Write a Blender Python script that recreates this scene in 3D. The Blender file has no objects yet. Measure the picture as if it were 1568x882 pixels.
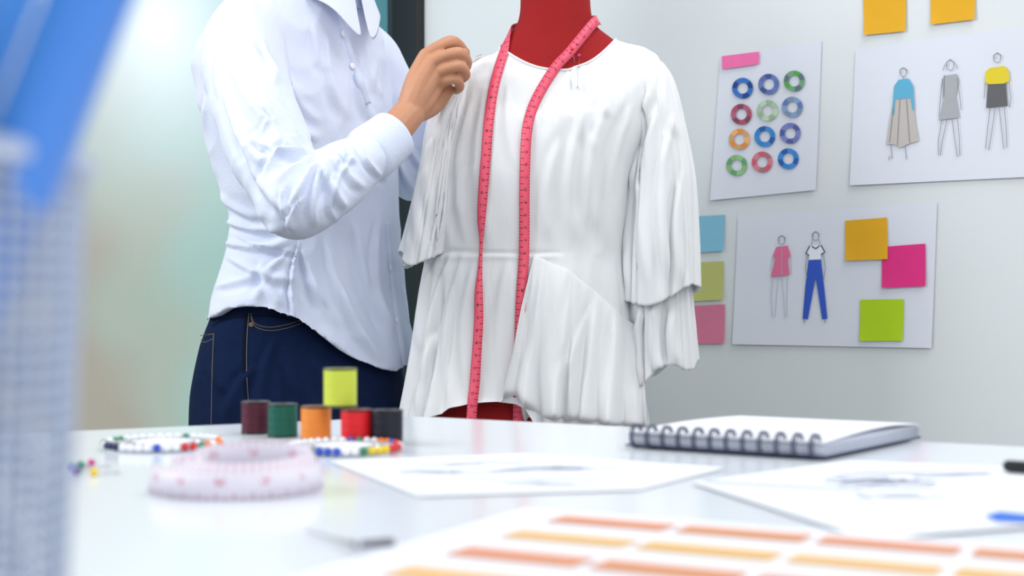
import bpy, math, random
import numpy as np
from mathutils import Vector, Matrix, noise
from mathutils.bvhtree import BVHTree
random.seed(4); np.random.seed(4)
F=2000.0; CX=784.0; HY=480.0; CZ=0.855; HC=0.105; TZ=CZ-HC
scn=bpy.context.scene
# ---------------------------------------------------------------- helpers
def P(px,py,D): return Vector(((px-CX)/F*D, D, CZ+(HY-py)/F*D))
def T(px,py,dz=0.0):
    d=F*HC/(py-HY); return Vector(((px-CX)/F*d,d,TZ+dz))
WN=Vector((.617,.787,0)).normalized(); WP=Vector((.643,2.4,0))
def W(px,py,off=0.0):
    d=Vector(((px-CX)/F,1,(HY-py)/F)); t=(WN.dot(WP)-off)/WN.dot(d)
    return Vector((0,0,CZ))+d*t
def lin(c):
    r=[]
    for v in c:
        v/=255.0; r.append(v/12.92 if v<=.04045 else ((v+.055)/1.055)**2.4)
    return (*r,1)
def mat(name,c,rough=.6,bs=0,bst=.1,var=0,vs=5,spec=.5,sheen=0,metal=0,sss=0,stretch=(1,1,1),coat=0):
    m=bpy.data.materials.new(name); m.use_nodes=True; nt=m.node_tree; b=nt.nodes['Principled BSDF']
    b.inputs['Base Color'].default_value=lin(c); b.inputs['Roughness'].default_value=rough
    b.inputs['Specular IOR Level'].default_value=spec; b.inputs['Metallic'].default_value=metal
    b.inputs['Sheen Weight'].default_value=sheen; b.inputs['Coat Weight'].default_value=coat
    if sss:
        b.inputs['Subsurface Weight'].default_value=sss; b.inputs['Subsurface Radius'].default_value=(.012,.005,.003); b.inputs['Subsurface Scale'].default_value=1
    tc=nt.nodes.new('ShaderNodeTexCoord'); mp=nt.nodes.new('ShaderNodeMapping'); mp.inputs['Scale'].default_value=stretch
    nt.links.new(tc.outputs['Object'],mp.inputs['Vector'])
    n2=nt.nodes.new('ShaderNodeTexNoise'); n2.inputs['Scale'].default_value=vs; nt.links.new(mp.outputs[0],n2.inputs['Vector'])
    mr=nt.nodes.new('ShaderNodeMapRange'); mr.inputs['To Min'].default_value=1-var-.005; mr.inputs['To Max'].default_value=1+var+.005
    nt.links.new(n2.outputs['Fac'],mr.inputs['Value'])
    hs=nt.nodes.new('ShaderNodeHueSaturation'); hs.inputs['Color'].default_value=lin(c); nt.links.new(mr.outputs[0],hs.inputs['Value']); nt.links.new(hs.outputs[0],b.inputs['Base Color'])
    if bs:
        n=nt.nodes.new('ShaderNodeTexNoise'); n.inputs['Scale'].default_value=bs; n.inputs['Detail'].default_value=4
        nt.links.new(mp.outputs[0],n.inputs['Vector'])
        bp=nt.nodes.new('ShaderNodeBump'); bp.inputs['Strength'].default_value=bst; bp.inputs['Distance'].default_value=.004
        nt.links.new(n.outputs['Fac'],bp.inputs['Height']); nt.links.new(bp.outputs[0],b.inputs['Normal'])
    return m
def mkobj(name,verts,faces,mats,midx=None,smooth=True,parent=None,uv=None):
    me=bpy.data.meshes.new(name); me.from_pydata([tuple(v) for v in verts],[],[tuple(f) for f in faces])
    if not isinstance(mats,(list,tuple)): mats=[mats]
    for m in mats: me.materials.append(m)
    if midx is not None: me.polygons.foreach_set('material_index',midx)
    me.polygons.foreach_set('use_smooth',[smooth]*len(me.polygons))
    if uv is not None:
        l=me.uv_layers.new(name='UVMap')
        for lp in me.loops: l.data[lp.index].uv=uv[lp.vertex_index]
    me.update()
    o=bpy.data.objects.new(name,me); scn.collection.objects.link(o)
    if parent: o.parent=parent
    return o
def empty(name,loc=(0,0,0)):
    e=bpy.data.objects.new(name,None); scn.collection.objects.link(e); e.empty_display_size=.05
    return e
def catmull(K,sub):
    K=np.asarray(K,float); n=len(K); out=[]
    for i in range(n-1):
        p0=K[max(i-1,0)];p1=K[i];p2=K[i+1];p3=K[min(i+2,n-1)]
        for s in range(sub):
            t=s/sub
            out.append(.5*((2*p1)+(-p0+p2)*t+(2*p0-5*p1+4*p2-p3)*t*t+(-p0+3*p1-3*p2+p3)*t**3))
    out.append(K[-1]); return np.array(out)
def loft(R,cap0=True,cap1=True):
    k,n,_=R.shape; v=R.reshape(-1,3).tolist(); f=[]
    for i in range(k-1):
        for j in range(n):
            j2=(j+1)%n; f.append((i*n+j,i*n+j2,(i+1)*n+j2,(i+1)*n+j))
    if cap0: v.append(R[0].mean(0).tolist()); c=len(v)-1; f+=[(c,(j+1)%n,j) for j in range(n)]
    if cap1: v.append(R[-1].mean(0).tolist()); c=len(v)-1; b=(k-1)*n; f+=[(c,b+j,b+(j+1)%n) for j in range(n)]
    return v,f
def tube(pts,rad,n=20,sub=8,ends=True,flat=None,flatdir=None,caps=True):
    pts=np.array([tuple(p) for p in pts]); rad=np.array(rad,float).reshape(-1,1)
    A_=np.hstack([pts,rad])
    PR=catmull(A_,sub) if len(pts)>2 else np.array([A_[0]*(1-t)+A_[1]*t for t in np.linspace(0,1,sub+1)])
    C=PR[:,:3]; r=np.maximum(PR[:,3],1e-5); tg=np.gradient(C,axis=0); tg/=np.linalg.norm(tg,axis=1)[:,None]
    if ends:
        a=np.array([math.radians(q) for q in (85,60,40,20)])
        C=np.vstack([C[0]-tg[0]*np.sin(a)[:,None]*r[0],C,(C[-1]+tg[-1]*np.sin(a)[:,None]*r[-1])[::-1]])
        r=np.concatenate([r[0]*np.cos(a),r,(r[-1]*np.cos(a))[::-1]]); tg=np.vstack([np.repeat(tg[:1],4,0),tg,np.repeat(tg[-1:],4,0)])
    u=Vector(flatdir) if flatdir is not None else Vector((0,0,1))
    if abs(u.normalized().dot(Vector(tg[0])))>.95: u=Vector((1,0,0))
    R=[]
    for c,t,rr in zip(C,tg,r):
        t=Vector(t); u=(u-t*u.dot(t)).normalized(); w=t.cross(u)
        fl=flat or 1
        R.append([[*(Vector(c)+u*math.cos(th)*rr*fl+w*math.sin(th)*rr)] for th in np.linspace(0,2*math.pi,n,endpoint=False)])
    return loft(np.array(R),caps,caps)
def ellipsoid(c,r,rot=None,n=20):
    R=[]
    M=rot or Matrix.Identity(3)
    for a in np.linspace(-89,89,n):
        a=math.radians(a)
        R.append([[*(Vector(c)+M@Vector((r[0]*math.cos(a)*math.cos(b),r[1]*math.cos(a)*math.sin(b),r[2]*math.sin(a))))] for b in np.linspace(0,2*math.pi,n,endpoint=False)])
    return loft(np.array(R))
def join(parts):
    V=[];Fc=[]
    for v,f in parts:
        o=len(V); V+=[tuple(x) for x in v]; Fc+=[tuple(i+o for i in q) for q in f]
    return V,Fc
def remesh(name,parts,m,vox,smooth=4,parent=None,fac=.5):
    v,f=join(parts); o=mkobj(name,v,f,m)
    md=o.modifiers.new('r','REMESH'); md.mode='VOXEL'; md.voxel_size=vox; md.use_smooth_shade=True
    if smooth: s=o.modifiers.new('s','SMOOTH'); s.iterations=smooth; s.factor=fac
    bpy.context.view_layer.update()
    dg=bpy.context.evaluated_depsgraph_get(); me=bpy.data.meshes.new_from_object(o.evaluated_get(dg))
    o.modifiers.clear(); old=o.data; o.data=me; bpy.data.meshes.remove(old)
    if not me.materials: me.materials.append(m)
    me.polygons.foreach_set('use_smooth',[True]*len(me.polygons))
    if parent: o.parent=parent
    return o
def getco(o):
    n=len(o.data.vertices); c=np.empty(n*3); o.data.vertices.foreach_get('co',c); nr=np.empty(n*3); o.data.vertices.foreach_get('normal',nr)
    return c.reshape(-1,3),nr.reshape(-1,3)
def setco(o,c): o.data.vertices.foreach_set('co',c.ravel()); o.data.update()
def outward(c,n):
    # make normals point away from the vertical axis of the piece
    m=c.mean(0); r=c-m; r[:,2]=0; s=np.sign((r*n).sum(1).mean()); return n*(s if s!=0 else 1)
def folds(o,strokes,dmin=0,dmax=99,gain=1.0,wg=1.0):
    c,n=getco(o); n=outward(c,n); px=CX+F*c[:,0]/c[:,1]; py=HY-F*(c[:,2]-CZ)/c[:,1]
    face=np.clip(-n[:,1]*2.0,0,1)*((c[:,1]>dmin)&(c[:,1]<dmax)); disp=np.zeros(len(c))
    for (x1,y1,x2,y2,w,a) in strokes:
        w=w*wg
        dx,dy=x2-x1,y2-y1; L=math.hypot(dx,dy); ux,uy=dx/L,dy/L
        s=(px-x1)*ux+(py-y1)*uy; d=-(px-x1)*uy+(py-y1)*ux
        d=d-0.07*L*np.sin(np.clip(s/L,0,1)*math.pi)
        tap=np.clip(np.minimum(s/L+.08,1.08-s/L)*4,0,1); tap=tap*tap*(3-2*tap)
        ww=w*(.6+.7*np.clip(s/L,0,1))
        disp+=a*gain*.001*tap*(np.exp(-(d/ww)**2)-.75*np.exp(-((d-1.6*ww)/ww)**2))
    c=c+n*(disp*face)[:,None]; setco(o,c)
def crumple(o,amp,scale,stretch=(1,1,1),seed=0,wf=None,warp=.5):
    c,n=getco(o); n=outward(c,n); out=np.empty(len(c))
    for i,p in enumerate(c):
        q=Vector((p[0]*scale*stretch[0]+seed,p[1]*scale*stretch[1],p[2]*scale*stretch[2]))
        q2=q+Vector((noise.noise(q+Vector((9,0,0))),noise.noise(q+Vector((0,7,0))),0))*warp
        a=noise.noise(q2); b=noise.noise(q2*2.3+Vector((5,3,1)))
        out[i]=(1-abs(a)*2.6)*.7+(.5-abs(b)*1.9)*.45-.5
    wgt=wf(HY-F*(c[:,2]-CZ)/c[:,1]) if wf else 1
    setco(o,c+n*(out*amp*wgt)[:,None])
def bvh(*objs):
    V=[];Fc=[]
    for o in objs:
        k=len(V); V+=[v.co.copy() for v in o.data.vertices]; Fc+=[tuple(i+k for i in p.vertices) for p in o.data.polygons]
    return BVHTree.FromPolygons(V,Fc)
def surf(b,px,py,off=.003,D=2.2):
    o=Vector((0,0,CZ)); d=Vector(((px-CX)/F,1,(HY-py)/F)).normalized(); h=b.ray_cast(o,d)
    if h[0] is None: return P(px,py,D),Vector((0,-1,0))
    n=h[1] if h[1].dot(d)<0 else -h[1]
    return h[0]-d*off,n
def ribbon(pts,nrm,width,sub=6):
    pts=np.array([tuple(p) for p in pts]); nrm=np.array([tuple(p) for p in nrm])
    w=np.full((len(pts),1),width) if np.isscalar(width) else np.array(width).reshape(-1,1)
    A=catmull(np.hstack([pts,nrm,w]),sub); C=A[:,:3]; N=A[:,3:6]; tg=np.gradient(C,axis=0)
    L=np.concatenate([[0],np.cumsum(np.linalg.norm(np.diff(C,axis=0),axis=1))]); V=[];U=[];Fc=[]
    for i in range(len(C)):
        s=Vector(tg[i]).cross(Vector(N[i])).normalized()*A[i,6]/2
        V+=[Vector(C[i])-s,Vector(C[i])+s]; U+=[(L[i],0),(L[i],1)]
        if i: k=2*i; Fc.append((k-2,k-1,k+1,k))
    return V,Fc,U
def surfline(name,b,pp,wpx,m,parent,off=.0015,sub=5,D=2.2,solid=0):
    K=catmull(pp,sub); pts=[];ns=[]
    for x,y in K:
        p,n=surf(b,x,y,off,D); pts.append(p); ns.append(Vector((0,-1,0)))
    V,Fc,U=ribbon(pts,ns,wpx*.0011,1)
    o=mkobj(name,V,Fc,m,parent=parent,uv=U)
    if solid: s=o.modifiers.new('s','SOLIDIFY'); s.thickness=solid; s.offset=0
    return o
class MB:
    def __init__(s): s.v=[];s.f=[];s.mi=[];s.m=[]
    def poly(s,pts,m):
        if m not in s.m: s.m.append(m)
        k=len(s.v); s.v+=[tuple(p) for p in pts]; s.f.append(tuple(range(k,k+len(pts)))); s.mi.append(s.m.index(m))
    def mesh(s,v,f,m):
        if m not in s.m: s.m.append(m)
        k=len(s.v); s.v+=[tuple(p) for p in v]; s.f+=[tuple(i+k for i in q) for q in f]; s.mi+=[s.m.index(m)]*len(f)
    def line(s,pp,w,m,fn):
        for (x1,y1),(x2,y2) in zip(pp[:-1],pp[1:]):
            L=math.hypot(x2-x1,y2-y1) or 1; ox,oy=-(y2-y1)/L*w/2,(x2-x1)/L*w/2
            s.poly([fn(x1+ox,y1+oy),fn(x2+ox,y2+oy),fn(x2-ox,y2-oy),fn(x1-ox,y1-oy)],m)
    def build(s,name,smooth=False,parent=None): return mkobj(name,s.v,s.f,s.m,s.mi,smooth,parent)
def box(o,ux,uy,uz):
    o=Vector(o);v=[o,o+ux,o+ux+uy,o+uy]; v+=[p+uz for p in v]
    return v,[(3,2,1,0),(4,5,6,7),(0,1,5,4),(1,2,6,5),(2,3,7,6),(3,0,4,7)]
def interp(x,tab):
    return float(np.interp(x,[t[0] for t in tab],[t[1] for t in tab]))
def pleat(th,t,k,seed):
    "irregular gathered pleats; k = pleats round the ring"
    th,t=np.broadcast_arrays(th,t); out=np.empty(th.shape)
    it=np.nditer([th,t],flags=['multi_index'])
    for a,q in it:
        a=float(a);q=float(q); x=math.cos(a)*1.6;y=math.sin(a)*1.6
        n1=noise.noise(Vector((x,y,q*.35+seed))); n2=noise.noise(Vector((x*1.7,y*1.7,q*.5+seed+7)))
        s1=math.sin(k*a+5.5*n1+.6*q); s2=math.sin(1.83*k*a+5*n2+2.0)
        out[it.multi_index]=(1-2*(1-abs(s1))**1.5)*(.75+.9*n2)*.75+s2*.30*(1+n1)
    return out
# ---------------------------------------------------------------- materials
M_wall=mat('wall_paint',(219,223,225),.75,60,.05,.01)
M_floor=mat('floor_vinyl',(150,150,148),.5,20,.05,.04)
M_black=mat('black_frame',(14,16,20),.4,30,.05)
M_dark=mat('dark_gasket',(40,48,54),.5,30,.05)
M_table=mat('table_laminate',(230,235,242),.16,0,0,.01,3,.5)
def cloth_translucent(m,c,w):
    nt=m.node_tree; b=nt.nodes['Principled BSDF']; out=nt.nodes['Material Output']
    t=nt.nodes.new('ShaderNodeBsdfTranslucent'); t.inputs[0].default_value=lin(c); mx=nt.nodes.new('ShaderNodeMixShader'); mx.inputs[0].default_value=w
    nt.links.new(b.outputs[0],mx.inputs[1]); nt.links.new(t.outputs[0],mx.inputs[2]); nt.links.new(mx.outputs[0],out.inputs[0])
M_white=mat('blouse_cotton',(240,241,243),.9,120,.32,.01,8,.15,0,stretch=(1,1,.2)); cloth_translucent(M_white,(240,240,242),.15)
M_shirt=mat('shirt_cotton',(216,223,242),.85,260,.2,.01,8,.15)
M_denim=mat('denim',(14,30,62),.9,420,.3,.22,45,.12)
M_denimd=mat('denim_dark',(8,17,38),.85,420,.3,.2,45,.12)
M_tan=mat('tan_stitch',(100,88,78),.7,300,.1)
M_red=mat('red_form_fabric',(152,28,30),.8,300,.2,.06,30,.2)
M_skin=mat('skin',(196,140,108),.5,120,.12,.05,40,.4,sss=.08)
M_nail=mat('nail',(222,172,150),.3,100,.05)
M_hair=mat('hair',(22,16,14),.45,200,.5,.1,60,stretch=(1,1,.2))
M_eye=mat('eye_white',(235,235,235),.2,50,.02)
M_iris=mat('iris',(40,24,16),.2,50,.02)
M_lip=mat('lip',(175,95,85),.5,80,.05)
M_paper=mat('paper',(233,236,244),.8,30,.12,.005)
M_paper2=mat('sketch_paper',(219,222,232),.8,12,.25,.01)
M_ink=mat('pencil_line',(128,130,140),.8,50,.02)
M_soft=mat('faint_pencil',(180,184,198),.8,50,.02)
M_faint=mat('pale_print',(180,186,206),.8,50,.02)
M_navy=mat('navy_ink',(30,45,110),.8,50,.02)
def flat(n,c): return mat(n,c,.75,25,.08,.03,40)
M_steel=mat('steel',(200,200,205),.3,50,.02,metal=1)
# ---------------------------------------------------------------- room
fl=MB(); fl.poly([(-4,-2,0),(4,-2,0),(4,6,0),(-4,6,0)],M_floor); fl.build('floor')
wd=Vector((-.787,.617,0)).normalized()
Kc=W(650,480); Kc.z=0            # wall end / column
a=Kc; b=Kc-wd*3.2
v,f=box(a,b-a,WN*.12,Vector((0,0,2.9))); mkobj('wall_right',v,f,M_wall,smooth=False)
v,f=box(a-WN*.012,b-a,WN*.012,Vector((0,0,.1))); mkobj('baseboard_right',v,f,M_wall,smooth=False)
gd=Vector((-.80,-.60,0)).normalized(); gn=Vector((gd.y,-gd.x,0))
if gn.y<0: gn=-gn
win=empty('window_1')
col=MB()
v,f=box(Kc-WN*.03,wd*.075,WN*.16,Vector((0,0,2.9))); col.mesh(v,f,M_black)
v,f=box(Kc+wd*.075-WN*.015,wd*.03,WN*.12,Vector((0,0,2.9))); col.mesh(v,f,M_dark)
col.build('frame_post',parent=win)
G0=Kc+wd*.105
mg=bpy.data.materials.new('frosted_glass'); mg.use_nodes=True; nt=mg.node_tree; bs=nt.nodes['Principled BSDF']
tc=nt.nodes.new('ShaderNodeTexCoord'); sep=nt.nodes.new('ShaderNodeSeparateXYZ'); nt.links.new(tc.outputs['UV'],sep.inputs[0])
nz=nt.nodes.new('ShaderNodeTexNoise'); nz.inputs['Scale'].default_value=2.8; nz.inputs['Detail'].default_value=1.0; nt.links.new(tc.outputs['UV'],nz.inputs['Vector'])
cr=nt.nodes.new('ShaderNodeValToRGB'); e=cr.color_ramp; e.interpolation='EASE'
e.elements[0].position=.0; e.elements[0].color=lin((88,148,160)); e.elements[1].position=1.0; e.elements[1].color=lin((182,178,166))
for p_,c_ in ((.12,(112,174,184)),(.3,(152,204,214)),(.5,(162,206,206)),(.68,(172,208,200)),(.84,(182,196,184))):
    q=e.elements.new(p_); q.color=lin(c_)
def MN(op,a,b_,c_=None):
    n=nt.nodes.new('ShaderNodeMath'); n.operation=op
    for i,x in enumerate((a,b_,c_)):
        if x is None: continue
        if isinstance(x,(int,float)): n.inputs[i].default_value=x
        else: nt.links.new(x,n.inputs[i])
    return n.outputs[0]
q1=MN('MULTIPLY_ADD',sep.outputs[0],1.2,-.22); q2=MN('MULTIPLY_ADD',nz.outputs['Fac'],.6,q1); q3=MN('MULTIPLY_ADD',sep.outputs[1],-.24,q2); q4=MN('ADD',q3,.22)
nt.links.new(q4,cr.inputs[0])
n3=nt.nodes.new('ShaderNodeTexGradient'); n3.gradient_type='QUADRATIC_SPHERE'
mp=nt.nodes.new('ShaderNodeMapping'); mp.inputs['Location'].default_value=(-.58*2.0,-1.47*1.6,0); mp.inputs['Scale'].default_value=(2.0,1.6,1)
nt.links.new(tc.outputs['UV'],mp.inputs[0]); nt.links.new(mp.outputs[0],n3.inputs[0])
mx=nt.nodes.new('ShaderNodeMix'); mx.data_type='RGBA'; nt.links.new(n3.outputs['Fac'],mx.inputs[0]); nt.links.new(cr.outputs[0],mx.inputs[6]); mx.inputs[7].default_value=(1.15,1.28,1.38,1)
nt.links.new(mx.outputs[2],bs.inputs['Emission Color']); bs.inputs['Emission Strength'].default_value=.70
bs.inputs['Roughness'].default_value=.6; bs.inputs['Specular IOR Level'].default_value=.2
hs=nt.nodes.new('ShaderNodeHueSaturation'); hs.inputs['Value'].default_value=.15; nt.links.new(mx.outputs[2],hs.inputs['Color']); nt.links.new(hs.outputs[0],bs.inputs['Base Color'])
g1=G0+gd*3.0
mkobj('frosted_glass',[G0,g1,g1+Vector((0,0,2.9)),G0+Vector((0,0,2.9))],[(0,1,2,3)],mg,uv=[(0,0),(3,0),(3,2.9),(0,2.9)],smooth=False,parent=win)
v,f=box(g1,gd*.08,gn*.08,Vector((0,0,2.9))); mkobj('frame_post_end',v,f,M_black,smooth=False,parent=win)
# ---------------------------------------------------------------- table
A=T(640,637.5); L_=T(90,661); R_=T(1568,684)
dl=(L_-A).normalized(); dr=(R_-A).normalized()
poly=[A-dl*0,A+dl*.95,A+dl*.95+Vector((.05,-1.1,0)),A+dr*1.3+Vector((-.1,-.95,0)),A+dr*1.3]
def rc(p,q,r,rad=.02):
    a_=p+(q-p).normalized()*rad; c_=p+(r-p).normalized()*rad
    return [a_*(1-t)**2+p*2*t*(1-t)+c_*t*t for t in np.linspace(0,1,7)]
pts=rc(poly[0],poly[4],poly[1],.03)+poly[1:]
tb=MB(); n=len(pts)
tb.poly([p for p in pts],M_table); tb.poly([p-Vector((0,0,.025)) for p in reversed(pts)],M_table)
for i in range(n):
    p,q=pts[i],pts[(i+1)%n]; dz=Vector((0,0,.025)); tb.poly([p,p-dz,q-dz,q],M_table)
cen=sum(pts,Vector())/n
for i in (3,7,8,9,10):
    if i<n:
        q=pts[i]+(cen-pts[i]).normalized()*.1; v,f=box((q.x-.02,q.y-.02,0),Vector((.04,0,0)),Vector((0,.04,0)),Vector((0,0,TZ-.025))); tb.mesh(v,f,M_steel)
tb.build('white_table')
# ---------------------------------------------------------------- dress form + blouse
DF=2.2; S=DF/F
def ering(L,R,y,ry,N=240,D=DF,exp=2.2,zf=None,yo=0):
    th=np.linspace(0,2*math.pi,N,endpoint=False); cx=((L+R)/2-CX)*S; rx=(R-L)/2*S
    c=np.sign(np.cos(th))*np.abs(np.cos(th))**(2/exp); s=np.sign(np.sin(th))*np.abs(np.sin(th))**(2/exp)
    X=cx+rx*c; Y=D+yo+ry*s
    if zf is None: Z=np.full(N,CZ+(HY-y)*S)
    else: Z=np.array([CZ+(HY-zf(a))*S for a in th])
    return np.stack([X,Y,Z],1)
def sf(side_r,side_l,front,back):
    def g(a):
        c,s=math.cos(a),math.sin(a)
        side=side_r if c>0 else side_l; fb=front if s<0 else back
        return side*c*c+fb*s*s
    return g
form=empty('dress_form')
keys=[ering(797,903,-70,.055,96),ering(797,903,-20,.056,96),ering(796,905,20,.058,96),ering(788,912,42,.062,96,zf=sf(40,44,64,36)),ering(766,938,62,.072,96,zf=sf(61,72,112,56)),
      ering(750,970,80,.082,96,zf=sf(86,97,145,80)),ering(724,990,110,.095,96,zf=sf(118,126,178,118)),ering(702,978,190,.104,96),ering(694,948,260,.114,96),ering(697,925,340,.098,96),ering(702,912,420,.090,96),ering(692,935,500,.108,96),ering(670,953,600,.118,96),ering(668,955,720,.115,96),ering(690,930,740,.10,96)]
v,f=loft(catmull(keys,6)); fm=mkobj('torso',v,f,M_red,parent=form)
c0=P(850,-75,DF); v,f=tube([c0-Vector((0,0,.004)),c0+Vector((0,0,.012)),c0+Vector((0,0,.03))],[.058,.052,.02],32,4); mkobj('neck_cap',v,f,M_black,parent=form)
bx=((810-CX)*S); zb=CZ+(HY-735)*S
v,f=tube([(bx,DF,zb+.02),(bx,DF,.06)],[.014,.014],16,2,False); mkobj('pole',v,f,M_steel,parent=form)
for i in range(4):
    a_=i*math.pi/2+.6; v,f=tube([(bx,DF,.09),(bx+.12*math.cos(a_),DF+.12*math.sin(a_),.05),(bx+.22*math.cos(a_),DF+.22*math.sin(a_),.012)],[.012,.012,.012],12,4); mkobj('foot_%d'%(i+1),v,f,M_black,parent=form)
blouse=empty('white_blouse')
hemtab=[(600,652),(640,650),(664,638),(690,625),(720,618),(760,614),(790,618),(808,628),(816,650),(1000,662)]
keys=[ering(764,943,66,.078,zf=sf(62,75,120,57)),ering(756,958,72,.082,zf=sf(67,83,128,64)),ering(728,992,84,.095,zf=sf(77,95,152,80)),ering(702,1012,110,.110,zf=sf(104,122,182,115)),
      ering(682,1002,200,.122),ering(672,975,270,.130),ering(662,966,330,.127),ering(653,962,388,.124),ering(644,966,440,.133),ering(634,974,520,.142),ering(624,984,590,.149)]
last=ering(614,992,650,.154)
px=CX+F*last[:,0]/last[:,1]
for i in range(len(last)):
    y=interp(px[i],hemtab) if last[i,1]<DF else 668
    last[i,2]=CZ+(HY-y)*S*(last[i,1]/DF)
keys.append(last)
R=catmull(keys,20); k_,n_,_=R.shape
cen=R.mean(1,keepdims=True); dirv=R-cen; dirv[:,:,2]=0; dirv/=np.linalg.norm(dirv,axis=2,keepdims=True)
th=np.linspace(0,2*math.pi,n_,endpoint=False)[None,:]; yy=(HY-(R[:,:,2]-CZ)/S)
amp=np.clip((yy-392)/220,0,1)**.7*.0080+np.clip((yy-392)/8,0,1)*.0010
# the centre front stays nearly flat below the waist seam
pxx=CX+F*R[:,:,0]/R[:,:,1]; fl_=1-.75*np.exp(-((pxx-765)/35)**2)*(R[:,:,1]<DF)
rip=amp*fl_*pleat(th,(yy-390)/260,9,3.0)
front_r=(R[:,:,1]<DF)*np.clip((pxx-835)/30,0,1)
seam=(-.0035*np.exp(-((yy-390-3*np.sin(3*th))/2.6)**2)+.0022*np.exp(-((yy-397)/5.0)**2))*(1-front_r)
R=R+dirv*(rip+seam)[:,:,None]
v,f=loft(R,False,False); bl=mkobj('body',v,f,M_white,parent=blouse)
crumple(bl,.0046,6.0,(1,1,.22),2,lambda y:.5*np.clip((y-130)/150,0.1,1)+.45*np.clip((y-400)/60,0,1),.6)
BS=[(745,130,752,380,8,3),(778,130,795,260,7,2.5),(880,95,884,140,3,5),(884,95,850,210,7,3.5),(886,100,905,230,7,3.5),(890,95,935,180,6,3),(900,150,880,370,9,4),(935,140,905,350,9,5),(968,160,930,390,8,5),(860,210,840,370,9,3.5),
 (702,180,690,380,7,5),(722,150,712,370,6,3.5),(668,398,640,540,6,6),(690,395,655,600,7,7),(708,395,690,630,7,6),(728,395,715,600,6,3),(675,500,640,640,6,6),(780,395,772,600,8,3),(730,250,700,330,9,2.5)]
folds(bl,BS,gain=1.1,wg=1.15)
s_=bl.modifiers.new('s','SOLIDIFY'); s_.thickness=.0012; s_.offset=1
B_body=bvh(bl)
c_,_n=getco(bl); neck=[Vector(q) for q in c_[:n_]]; v,f=tube(neck[::5]+[neck[0]],[.0022]*(len(neck[::5])+1),8,2,False); mkobj('neck_binding',v,f,M_white,parent=blouse)
# flounce (asymmetric overlay on the near side)
topt=[(815,388),(828,389),(846,396),(865,408),(905,440),(960,488),(1000,515)]
leftt=[(388,820),(470,802),(540,789),(605,772),(660,770)]
NU,NW=180,120; V=[];Fc=[]; od=Vector((-.12,-1,0)).normalized()
for j in range(NW+1):
    w=j/NW
    for i in range(NU+1):
        u=i/NU; xt=818+u*(985-818); yt=interp(xt,topt); xb=774+u**.9*(990-774); yb=interp(xb,[(772,608),(785,616),(812,630),(822,652),(1000,665)])
        y=yt+(yb-yt)*w; x=xt+(xb-xt)*w
        if u<.3: x=x*(u/.3)+(1-u/.3)*interp(y,leftt)
        p,n=surf(B_body,min(x,962),y,0,2.12)
        if x>962: p=p+Vector(((x-962)*S,.3*(x-962)*S,0))
        if p.y>2.2: p.y=2.2
        V.append(p)
V=np.array([tuple(p) for p in V]).reshape(NW+1,NU+1,3)
for _ in range(30):
    Vn=V.copy(); Vn[1:-1,1:-1]=(V[:-2,1:-1]+V[2:,1:-1]+V[1:-1,:-2]+V[1:-1,2:])/4; V=np.where(np.array([0,1,0])[None,None,:]>0,Vn,V)
for j in range(NW+1):
    w=j/NW
    for i in range(NU+1):
        u=i/NU; n1=noise.noise(Vector((u*3+.3*w,w*.5,2.3))); n2=noise.noise(Vector((u*5,w*.8,9.3)))
        s1=math.sin(2*math.pi*(3.1*u-.35*w*(1-u))+2.5*n1-.6); s2=math.sin(2*math.pi*7.1*u+4*n2)
        r=w**.65*(.0120*(1-2*(1-abs(s1))**1.4)*(.8+.8*n2)+.0014*s2*(1+n1))
        off=.0016+.016*w**.55; edge=.012*math.exp(-(u/.05)**2)*w**.8
        V[j,i]+=np.array(od)*max(off+r+edge,.0012)
V=V.reshape(-1,3)
for j in range(NW):
    for i in range(NU): k=j*(NU+1)+i; Fc.append((k,k+NU+1,k+NU+2,k+1))
fo=mkobj('flounce',V,Fc,M_white,parent=blouse)
def foldgrid(o,st,gain):
    c,n=getco(o); px=CX+F*c[:,0]/c[:,1]; py=HY-F*(c[:,2]-CZ)/c[:,1]; disp=np.zeros(len(c))
    for (x1,y1,x2,y2,w,a) in st:
        dx,dy=x2-x1,y2-y1; L=math.hypot(dx,dy); ux,uy=dx/L,dy/L; s=(px-x1)*ux+(py-y1)*uy; d=-(px-x1)*uy+(py-y1)*ux
        tap=np.clip(np.minimum(s/L+.05,1.2-s/L)*4,0,1); ww=w*(.6+.7*np.clip(s/L,0,1))
        disp+=a*gain*.001*tap*(np.exp(-(d/ww)**2)-.6*np.exp(-((d-1.6*ww)/ww)**2))
    setco(o,c+np.array(od)[None,:]*np.maximum(disp,-.006)[:,None])
foldgrid(fo,[(835,395,800,640,9,5),(880,425,850,650,10,6),(915,455,895,650,9,6),(945,480,935,650,9,6),(905,470,870,560,6,4)],.9)
sm=fo.modifiers.new('sm','SMOOTH'); sm.iterations=12; s_=fo.modifiers.new('s','SOLIDIFY'); s_.thickness=.0014
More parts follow.
